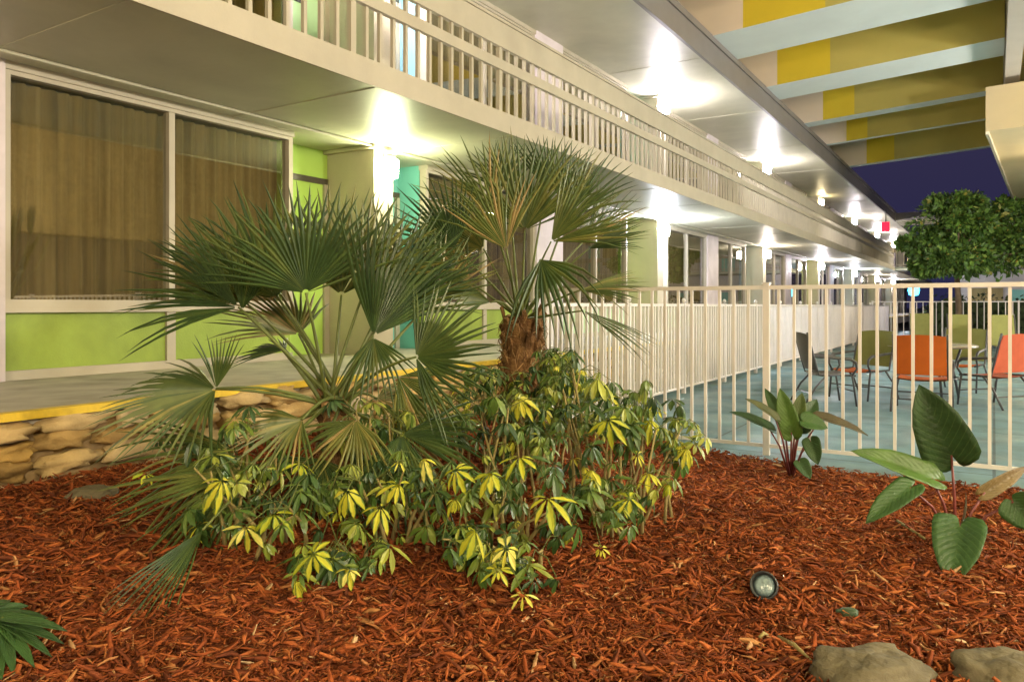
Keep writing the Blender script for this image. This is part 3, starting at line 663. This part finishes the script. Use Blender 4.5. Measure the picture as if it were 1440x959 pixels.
F2 = [
 (738, 324, -.15, 737, 190, -.2, 140, 38, 'c'), (690, 300, .12, 646, 198, .2, 100, 30, 'c'), (798, 305, .1, 846, 205, .12, 100, 30, 'c'),
 (640, 348, -.2, 580, 255, -.3, 120, 30, 'c'), (828, 350, -.15, 906, 318, -.2, 90, 24, 'u'), (820, 437, -.3, 914, 486, -.42, 40, 18, 'u', dict(cup=.03)),
 (816, 408, -.22, 908, 398, -.3, 85, 22, 'u'), (690, 425, -.3, 612, 400, -.36, 110, 26, 'u'), (768, 270, .25, 796, 192, .3, 110, 30, 'c'),
 (775, 340, -.32, 866, 262, -.38, 85, 26, 'r'), (712, 350, -.36, 672, 236, -.42, 95, 28, 'c'), (680, 350, .25, 590, 300, .35, 120, 30, 'l'),
 (715, 270, .3, 696, 196, .3, 110, 30, 'c'), (760, 365, -.4, 800, 450, -.55, 120, 18, 'c', dict(droop=.25)), (825, 335, .3, 888, 268, .4, 60, 18, 'c'),
 (660, 395, .1, 600, 360, .1, 120, 26, 'l'),
]
palm('taller fan palm with brown fibrous trunk against the pool fence corner', P2, at(735, 448, Z2), .145, F2, 8, 90, Z2)

# ------------------------------------------------------------------ variegated umbrella shrubs
def leaflet(mb, base, d, nrm, L_, W, a, bend=.25):
    d = d.normalized(); s_ = d.cross(nrm).normalized(); n_ = s_.cross(d)
    vs, es, fs = [], [], []
    for i, (q, w_) in enumerate(((0, .08), (.2, .55), (.5, 1.), (.78, .72), (1., .03))):
        c = base + d * (L_ * q) - n_ * (bend * L_ * q * q)
        vs += [c + s_ * (W / 2 * w_) + n_ * (W * .16 * w_), c, c - s_ * (W / 2 * w_) + n_ * (W * .16 * w_)]; es += [1., 0., 1.]
    for i in range(4):
        b_ = i * 3; fs += [(b_, b_ + 3, b_ + 4, b_ + 1), (b_ + 1, b_ + 4, b_ + 5, b_ + 2)]
    mb.add(vs, fs, a, es)
def whorl(mb, c, ax, rs, L_, shade):
    ax = ax.normalized(); u = ax.orthogonal().normalized(); v = ax.cross(u); n = rs.choice((7, 8, 8, 9)); ph = rs.uniform(0, 6.28)
    ph0 = rs.uniform(.05, 1.1)
    for i in range(n):
        t = ph + 2 * math.pi * i / n; o_ = u * math.cos(t) + v * math.sin(t)
        q_ = ph0 + rs.uniform(-.3, .3); d = (o_ * math.cos(q_) - ax * math.sin(q_) - UP * rs.uniform(.0, .35)).normalized(); n0 = (ax * math.cos(q_) + o_ * math.sin(q_)).normalized()
        leaflet(mb, c + d * .012, d, n0, L_ * rs.uniform(.5, 1.15), L_ * rs.uniform(.22, .36), min(1, max(0, shade + rs.uniform(-.2, .2))), rs.uniform(.1, .35))
def shrub(label, base, blobs, nw, seed, spots=(), pyel=.1):
    rs = random.Random(seed); base = Vector(base)
    t = thing('umbrella_shrub', label, 'shrub', tuple(base), 0, 'variegated shrubs around the palms')
    gm, ym, sm_ = MB(), MB(), MB()
    stems = []
    for (c, rx, rz_) in blobs:
        for _ in range(4):
            e = c + Vector((rs.uniform(-.6, .6) * rx, rs.uniform(-.6, .6) * rx, rs.uniform(-.2, .5) * rz_))
            b0 = base + Vector((rs.uniform(-.12, .12) + (c.x - base.x) * .6, rs.uniform(-.12, .12) + (c.y - base.y) * .6, 0)); b0.z = mulch_z(b0.x, b0.y) - .03
            md = b0.lerp(e, .55) + Vector((rs.uniform(-.05, .05), rs.uniform(-.05, .05), .04)); pts = [b0, b0.lerp(md, .5) + Vector((rs.uniform(-.02, .02), 0, .02)), md, e]
            sm_.tube(pts, [.011, .009, .007, .004], 6); stems.append(pts)
    def put(c, ax, yel, L_):
        whorl(ym if yel else gm, c, ax, rs, L_ * (.88 if yel else 1), rs.random() if not yel else rs.uniform(.2, .9))
        pts = min(stems, key=lambda p: min((p[3] - c).length, (p[2] - c).length)); q = pts[3] if (pts[3] - c).length < (pts[2] - c).length else pts[2]
        n0 = len(sm_.f); sm_.tube([q, q.lerp(c, .5) + UP * .03, c], [.003, .0022, .0018], 4, None, False); sm_.m[n0:] = [1] * (len(sm_.f) - n0)
    for (c, rx, rz_) in blobs:
        for _ in range(nw):
            while True:
                v = Vector((rs.uniform(-1, 1), rs.uniform(-1, 1), rs.uniform(-1, 1)))
                if .25 < v.length < 1: break
            p = c + Vector((v.x * rx, v.y * rx, v.z * rz_)) * rs.uniform(.8, 1.35)
            if p.z < mulch_z(p.x, p.y) + .06: continue
            put(p, v * .55 + UP * .8 + TOCAM(p) * .2, rs.random() < pyel, rs.choice((rs.uniform(.045, .075), rs.uniform(.07, .115))))
    for (px, py, Z, L_) in spots:
        p = at(px, py, Z); put(p, TOCAM(p) * .55 + UP * .8 + Vector((rs.uniform(-.35, .35), rs.uniform(-.35, .35), 0)), True, L_)
    sm_.build('stems', [M['twig'], M['stalk']], t, True); gm.build('green_leaves', M['leafgreen'], t)
    if ym.v: ym.build('yellow_leaves', M['leafyellow'], t)
def blob(px, py, Z, rx, rz_): return (at(px, py, Z), rx, rz_)
def gp(px, Z): p = at(px, HOR, Z); return Vector((p.x, p.y, mulch_z(p.x, p.y)))
shrub('yellow and green umbrella shrub at the left foot of the front palm', gp(370, 3.45), [blob(330, 680, 3.35, .26, .17), blob(410, 730, 3.15, .26, .17), blob(450, 800, 3.0, .15, .10), blob(290, 640, 3.75, .22, .14), blob(360, 620, 3.6, .2, .16)], 21, 21,
      [(312, 675, 3.05, .13), (345, 740, 2.95, .115), (385, 722, 2.98, .12), (440, 778, 2.85, .11), (415, 815, 2.85, .10), (490, 800, 2.85, .085), (205, 665, 3.4, .08)], .05)
shrub('umbrella shrub with drooping yellow leaves in the middle below both palms', gp(560, 3.6), [blob(520, 690, 3.4, .24, .18), blob(590, 690, 3.5, .25, .2), blob(560, 640, 4.0, .28, .2), blob(500, 780, 3.1, .15, .1), blob(540, 590, 3.9, .25, .2)], 21, 22,
      [(488, 690, 3.0, .12), (535, 712, 2.98, .11), (595, 645, 3.2, .10), (560, 680, 3.1, .10), (640, 660, 3.2, .10)], .05)
shrub('densest umbrella shrub with bright yellow leaf clusters right of the front palm', gp(715, 3.6), [blob(680, 700, 3.4, .26, .17), blob(760, 700, 3.4, .27, .2), blob(720, 790, 3.1, .18, .12), blob(730, 620, 3.9, .28, .2), blob(640, 760, 3.2, .14, .08), blob(700, 590, 3.9, .26, .2)], 22, 23,
      [(690, 665, 3.0, .12), (668, 745, 2.95, .12), (770, 700, 2.95, .125), (730, 642, 3.15, .11), (730, 560, 3.8, .14), (712, 770, 2.95, .09), (735, 835, 2.85, .06), (700, 800, 2.95, .075), (640, 700, 3.1, .09)], .06)
shrub('umbrella shrub trailing right towards the pool fence posts', gp(870, 4.1), [blob(840, 600, 4.0, .30, .26), blob(900, 620, 4.0, .28, .26), blob(850, 700, 3.7, .24, .15), blob(945, 600, 4.3, .18, .18), blob(800, 555, 4.3, .2, .3), blob(790, 520, 4.5, .14, .12), blob(880, 575, 4.3, .16, .14)], 24, 24,
      [(855, 590, 3.75, .15), (885, 700, 3.5, .11), (915, 590, 4.0, .13), (912, 665, 3.75, .10), (965, 630, 4.0, .10), (830, 660, 3.6, .11), (845, 770, 3.4, .06), (800, 750, 3.4, .07), (940, 680, 3.7, .08)], .12)
shrub('dark leafy umbrella shrub behind the palms close to the fence corner', gp(690, 4.9), [blob(640, 580, 4.8, .34, .22), blob(760, 560, 4.9, .3, .26), blob(820, 560, 4.8, .25, .2), blob(560, 590, 4.7, .3, .2), blob(700, 545, 4.8, .2, .2), blob(785, 525, 4.9, .14, .2)], 40, 25, [(790, 570, 4.6, .10), (660, 560, 4.5, .10)], .06)
# ------------------------------------------------------------------ philodendrons
def bigleaf(mb, base, tip, nrm, W, a, fold=.18, curl=.12, lobes=.18):
    base, tip = Vector(base), Vector(tip); d = tip - base; L_ = d.length; d.normalize(); nrm = Vector(nrm); nrm = (nrm - d * nrm.dot(d)).normalized(); s_ = d.cross(nrm)
    rows_ = [(-lobes, .0, .42), (-lobes * .6, .0, .80), (0, 0, .98), (.15, 0, 1.), (.35, 0, .93), (.55, 0, .82), (.75, 0, .58), (.9, 0, .28), (1., 0, .01)]
    vs, fs, es = [], [], []; nc = 9
    for i, (q, _, w_) in enumerate(rows_):
        for j in range(nc):
            u = -1 + 2 * j / (nc - 1)
            qq = max(q, 0) if abs(u) < .3 else q
            if q < 0 and abs(u) < .3: qq = q * abs(u) / .3 * .9
            uu = u * w_ if q >= 0 else math.copysign(max(abs(u) * w_, 0 if abs(u) < .01 else .10 * abs(u)), u)
            wave = .02 * W * math.sin(q * 22 + u * 2) * abs(u)
            es.append(10 + qq * 9 - abs(u) * 3.2)
            vs.append(base + d * (L_ * qq) + s_ * (W / 2 * uu) + nrm * (fold * W * abs(uu) + wave - curl * L_ * max(q, 0) ** 2))
    for i in range(len(rows_) - 1):
        for j in range(nc - 1):
            b_ = i * nc + j; fs.append((b_, b_ + 1, b_ + nc + 1, b_ + nc))
    mb.add(vs, fs, a, es)
def philo(label, base, leaves, stalkm, name='philodendron'):
    t = thing(name, label, 'plant', tuple(base))
    for (bx, by, bz, tx, ty, tz, nm, W, a) in leaves:
        b_, e = at(bx, by, bz), at(tx, ty, tz)
        nr = {'c': TOCAM(b_), 'u': UP + TOCAM(b_) * .5, 'd': TOCAM(b_) * .6 - UP * .2 + RT * .3, 'l': -RT + UP * .6 + TOCAM(b_) * .4, 'r': RT + UP * .4 + TOCAM(b_) * .6, 'f': TOCAM(b_) + UP * .8}[nm]
        m_ = MB(); bigleaf(m_, b_, e, nr, W, a)
        lf = m_.build('leaf', M['bigleaf'], t, True)
        so = lf.modifiers.new('thick', 'SOLIDIFY'); so.thickness = .002
        b0 = Vector(base) + (b_ - Vector(base)) * .05
        MB().tube([b0 - UP * .03, b0.lerp(b_, .5) + UP * .03 * (b_ - b0).length / .3, b_], [.009, .007, .005], 7).build('stalk', stalkm, lf, True)
    return t
A0 = on_mulch(1112, 668); zA = (A0 - CAM).dot(FW)
philo('small philodendron with dark upright leaves beside the pool fence', A0, [
 (1082, 603, zA, 1030, 574, zA, 'u', .13, .25), (1090, 588, zA - .1, 1052, 557, zA - .1, 'u', .11, .9), (1113, 608, zA - .05, 1097, 547, zA - .05, 'c', .16, .75),
 (1125, 600, zA + .05, 1150, 560, zA + .1, 'c', .16, .3), (1155, 588, zA - .05, 1224, 606, zA - .1, 'u', .13, .93), (1130, 592, zA - .1, 1165, 600, zA - .15, 'f', .15, .55),
 (1140, 620, zA - .1, 1150, 652, zA - .2, 'c', .13, .4), (1125, 650, zA - .15, 1140, 672, zA - .25, 'f', .11, .35), (1100, 590, zA + .1, 1075, 545, zA + .2, 'c', .10, .5), (1120, 595, zA, 1128, 552, zA, 'c', .12, .85)], M['redstem'])
B0 = on_mulch(1345, 768); zB = (B0 - CAM).dot(FW)
philo('large leaved philodendron standing in the mulch at the right', B0, [
 (1338, 640, zB, 1294, 545, zB - .02, 'c', .265, .18), (1310, 672, zB - .02, 1205, 627, zB - .05, 'f', .15, .70), (1280, 686, zB - .12, 1219, 728, zB - .25, 'f', .13, .52),
 (1350, 740, zB - .30, 1338, 815, zB - .52, 'f', .22, .42), (1385, 692, zB + .02, 1450, 655, zB + .05, 'r', .08, 1.), (1425, 705, zB - .1, 1462, 745, zB - .15, 'c', .18, .5), (1352, 735, zB + .02, 1364, 694, zB + .02, 'r', .04, .93)], M['redstem'])
m_ = MB().tube([on_mulch(1262, 737) + UP * .02, on_mulch(1300, 764) + UP * .025], [.008, .007], 7)
tag(m_.build('cut_stick', M['twig'], None, True), 'cut pale stick lying on the mulch by the large leaves', 'stick')
C0 = on_mulch(-30, 905); zC = (C0 - CAM).dot(FW)
philo('green lobed plant cut off at the lower left corner', C0, [(5 + q[0], 868 + q[1], zC + q[4], q[2], q[3], zC + q[5], 'u', q[6], q[7]) for q in (
 (0, 0, 92, 876, 0, -.05, .045, .35), (0, 4, 88, 893, 0, -.08, .04, .2), (0, 6, 72, 912, 0, -.1, .04, .3), (-2, 8, 48, 926, 0, -.14, .045, .5), (-4, 8, 20, 938, 0, -.18, .045, .3),
 (-2, -4, 66, 862, .05, .05, .04, .2), (-8, -10, 40, 848, .1, .15, .045, .25), (-10, -14, 14, 838, .1, .2, .045, .3), (-8, 10, 2, 945, 0, -.2, .04, .4))], M['stalk'], 'lobed_plant')
# ------------------------------------------------------------------ small things on the bed
p = on_mulch(1080, 838); t = thing('garden_spotlight', 'small black garden spotlight with a glass lens lying in the mulch', 'spotlight', tuple(p))
c = at(1076, 824, (p - CAM).dot(FW) - .02); ax = (TOCAM(c) + UP * .12 - RT * .15).normalized(); Mq = ax.to_track_quat('Z', 'Y').to_matrix().to_4x4() @ Matrix.Scale(.85, 4)
MB().lathe([(.0, -.13), (.03, -.13), (.038, -.11), (.042, -.06), (.045, 0), (.062, .012), (.064, .05), (.058, .052), (.052, .02)], 28, c, Mq).build('housing', M['black'], t, True)
MB().lathe([(.0, .034), (.03, .031), (.053, .022)], 28, c, Mq).build('lens', M['lens'], t, True)
MB().tube([c - UP * .03 - ax * .05, Vector((c.x, c.y, p.z - .06))], .012, 8).build('stake', M['black'], t)
p = on_mulch(1194, 866); o = MB().rock(p + UP * .012, .032, .022, .018, 4, 3.5, .15).tube([p + UP * .02 - RT * .05, p + UP * .026], .007, 6).build('irrigation_valve', M['greenplastic'], None, True, tuple(p)); tag(o, 'small dark green irrigation fitting poking out of the mulch', 'fitting')
for px, py, sx, sy, sz, sd, lb in ((1222, 952, .175, .12, .07, 3, 'flat mossy boulder at the bottom edge, left of two'), (1415, 955, .16, .12, .075, 7, 'flat tan boulder in the lower right corner'), (130, 698, .115, .075, .05, 12, 'pale rounded stone at the foot of the stone wall')):
    p = on_mulch(px, py); o = MB().rock(p + UP * .0, sx, sy, sz, sd, 2.9, .22, 36, 20, TH + .2).build('boulder', M['boulder'], None, True, tuple(p)); tag(o, lb, 'rock', 'loose stones on the mulch')
for px, py, qx, qy, w_, lb in ((1068, 906, 1080, 902, .006, 'short pale twig flake near the bottom boulders'), (1095, 905, 1140, 938, .007, 'longer pale twig lying towards the left boulder')):
    a_, b_ = on_mulch(px, py) + UP * .025, on_mulch(qx, qy) + UP * .025
    tag(MB().tube([a_, a_.lerp(b_, .5) + UP * .01, b_], [w_, w_ * 1.1, w_ * .5], 6).build('twig', M['twig'], None, True), lb, 'twig')
# ------------------------------------------------------------------ far trees and hedge
def leafcloud(mb, blobs, n, size, rs):
    for _ in range(n):
        c, r = rs.choice(blobs)
        while True:
            v = Vector((rs.uniform(-1, 1), rs.uniform(-1, 1), rs.uniform(-1, 1)))
            if .35 < v.length < 1.: break
        k_ = 1 + .25 * noise.noise(v * 2.5 + c)
        p = c + Vector((v.x * r[0], v.y * r[1], v.z * r[2])) * k_
        d = (v + Vector((rs.gauss(0, .6), rs.gauss(0, .6), rs.gauss(0, .6) - .4))).normalized(); s_ = d.orthogonal().normalized(); s_ = (s_ * math.cos(rs.random() * 6) + d.cross(s_) * math.sin(rs.random() * 6)); L_ = size * rs.uniform(.6, 1.4)
        mb.add([p, p + d * L_ * .5 + s_ * L_ * .22, p + d * L_, p + d * L_ * .5 - s_ * L_ * .22], [(0, 1, 2, 3)], rs.random())
rs = random.Random(77)
def tree(label, px, Z, blobs, n, size, tr_):
    b0 = at(px, HOR, Z); b0.z = 0; t = thing('broadleaf_tree', label, 'tree', tuple(b0), 0, 'trees beyond the pool terrace')
    bl = [(at(x, y, Z + dz), (r, r, r * rz_)) for x, y, dz, r, rz_ in blobs]
    for c, r in list(bl):
        for _ in range(4):
            v = Vector((rs.gauss(0, 1), rs.gauss(0, 1), rs.gauss(0, .8))).normalized(); q = r[0] * rs.uniform(.22, .4); bl.append((c + Vector((v.x * r[0], v.y * r[1], v.z * r[2])), (q, q, q * .8)))
    m_ = MB(); tp = b0 + UP * 2.6; m_.tube([b0, b0 + Vector((.08, 0, 1.2)), tp], [tr_, tr_ * .8, tr_ * .65], 10)
    for c, r in bl: m_.tube([tp - UP * .1, tp.lerp(c, .5) + UP * .15, c], [tr_ * .5, tr_ * .3, tr_ * .1], 6)
    m_.build('trunk', M['bark'], t, True)
    cm = MB(); leafcloud(cm, bl, n, size, rs); cm.build('crown', M['treeleaf'], t)
tree('large dense green tree beyond the far fence left of the pavilion eave', 1345, 27, [(1335, 320, 0, 1.15, .9), (1305, 345, 0, .75, .8), (1380, 330, .5, 1.2, .9), (1350, 290, .3, .8, .6), (1350, 365, -.5, 1.1, .5), (1315, 372, -.4, .6, .5), (1410, 355, -.3, 1.0, .8), (1430, 310, 1, 1.0, .9)], 52000, .20, .13)
hm = MB(); leafcloud(hm, [(Vector((x, 34.6, .8)), (1.1, .5, 1.0)) for x in np.arange(-1.5, 12, 1.2)], 7000, .2, rs)
hd = thing('hedge', 'dark clipped hedge behind the far picket fence', 'hedge', (4, 34.6, 0)); hm.build('foliage', M['hedge'], hd)
MB().box(-2.2, 12, 34.4, 34.8, 0, 1.5).build('core', M['hedge'], hd)

# ------------------------------------------------------------------ added unseen globe lamps (fill for bed, deck and canopy)
for i, (x, y, z, m_) in enumerate(((3.4, -2.8, 3.0, 'unseenlamp'), (-1.6, -4.6, 2.8, 'unseenlampsoft'), (5.2, 4.0, 3.4, 'unseenlamp'), (8., 8.2, 3.0, 'unseenlamppale'), (6., 19., 3.2, 'unseenlamppale'), (15., 9., 3., 'unseenlamppale'))):
    t = thing('fill_lamp', 'added unseen warm globe lamp on a dark post, %s' % ('right behind the planting bed', 'left behind the planting bed', 'on the terrace side beyond the right edge', 'beside the pool furniture', 'under the far end of the pavilion roof', 'out on the far side of the terrace')[i], 'fill lamp', (x, y, 0), 0, 'added fill lamps around the garden')
    MB().lathe([(0, -.42), (.29, -.30), (.42, 0), (.29, .30), (0, .42)], 18, (x, y, z)).build('globe', M[m_], t, True)
    MB().tube([(x, y, 0), (x, y, z - .41)], [.06, .04], 10).build('post', M['dark'], t)

# ------------------------------------------------------------------ world, camera, settings
W = bpy.data.worlds.new('World'); S.world = W; W.use_nodes = True; N = W.node_tree.nodes; L = W.node_tree.links
bg = N['Background']; sky = N.new('ShaderNodeTexSky'); sky.sky_type = 'NISHITA'; sky.sun_disc = False; sky.sun_elevation = R(-3); sky.sun_rotation = R(200)
mx = N.new('ShaderNodeMix'); mx.data_type = 'RGBA'; mx.inputs['Factor'].default_value = .85; mx.inputs['B'].default_value = (.032, .031, .090, 1)
L.new(sky.outputs[0], mx.inputs['A']); L.new(mx.outputs['Result'], bg.inputs['Color']); bg.inputs['Strength'].default_value = .21
cd = bpy.data.cameras.new('camera'); cam = bpy.data.objects.new('camera', cd); COL.objects.link(cam); S.camera = cam
cd.sensor_width = 36; cd.lens = F / 1440 * 36; cd.shift_y = -(479.5 - HOR) / 1440; cd.clip_end = 1000; cd.clip_start = .05
cam.location = CAM; cam.rotation_euler = (R(90), 0, TH)
S.view_settings.view_transform = 'Standard'; S.view_settings.look = 'None'; S.view_settings.exposure = 2.0; S.view_settings.gamma = 1
S.render.engine = 'CYCLES'; cy = S.cycles; cy.use_denoising = True; cy.max_bounces = 7; cy.diffuse_bounces = 4; cy.glossy_bounces = 3; cy.transparent_max_bounces = 8
cy.sample_clamp_indirect = 4; cy.use_light_tree = True; cy.caustics_reflective = False; cy.caustics_refractive = False
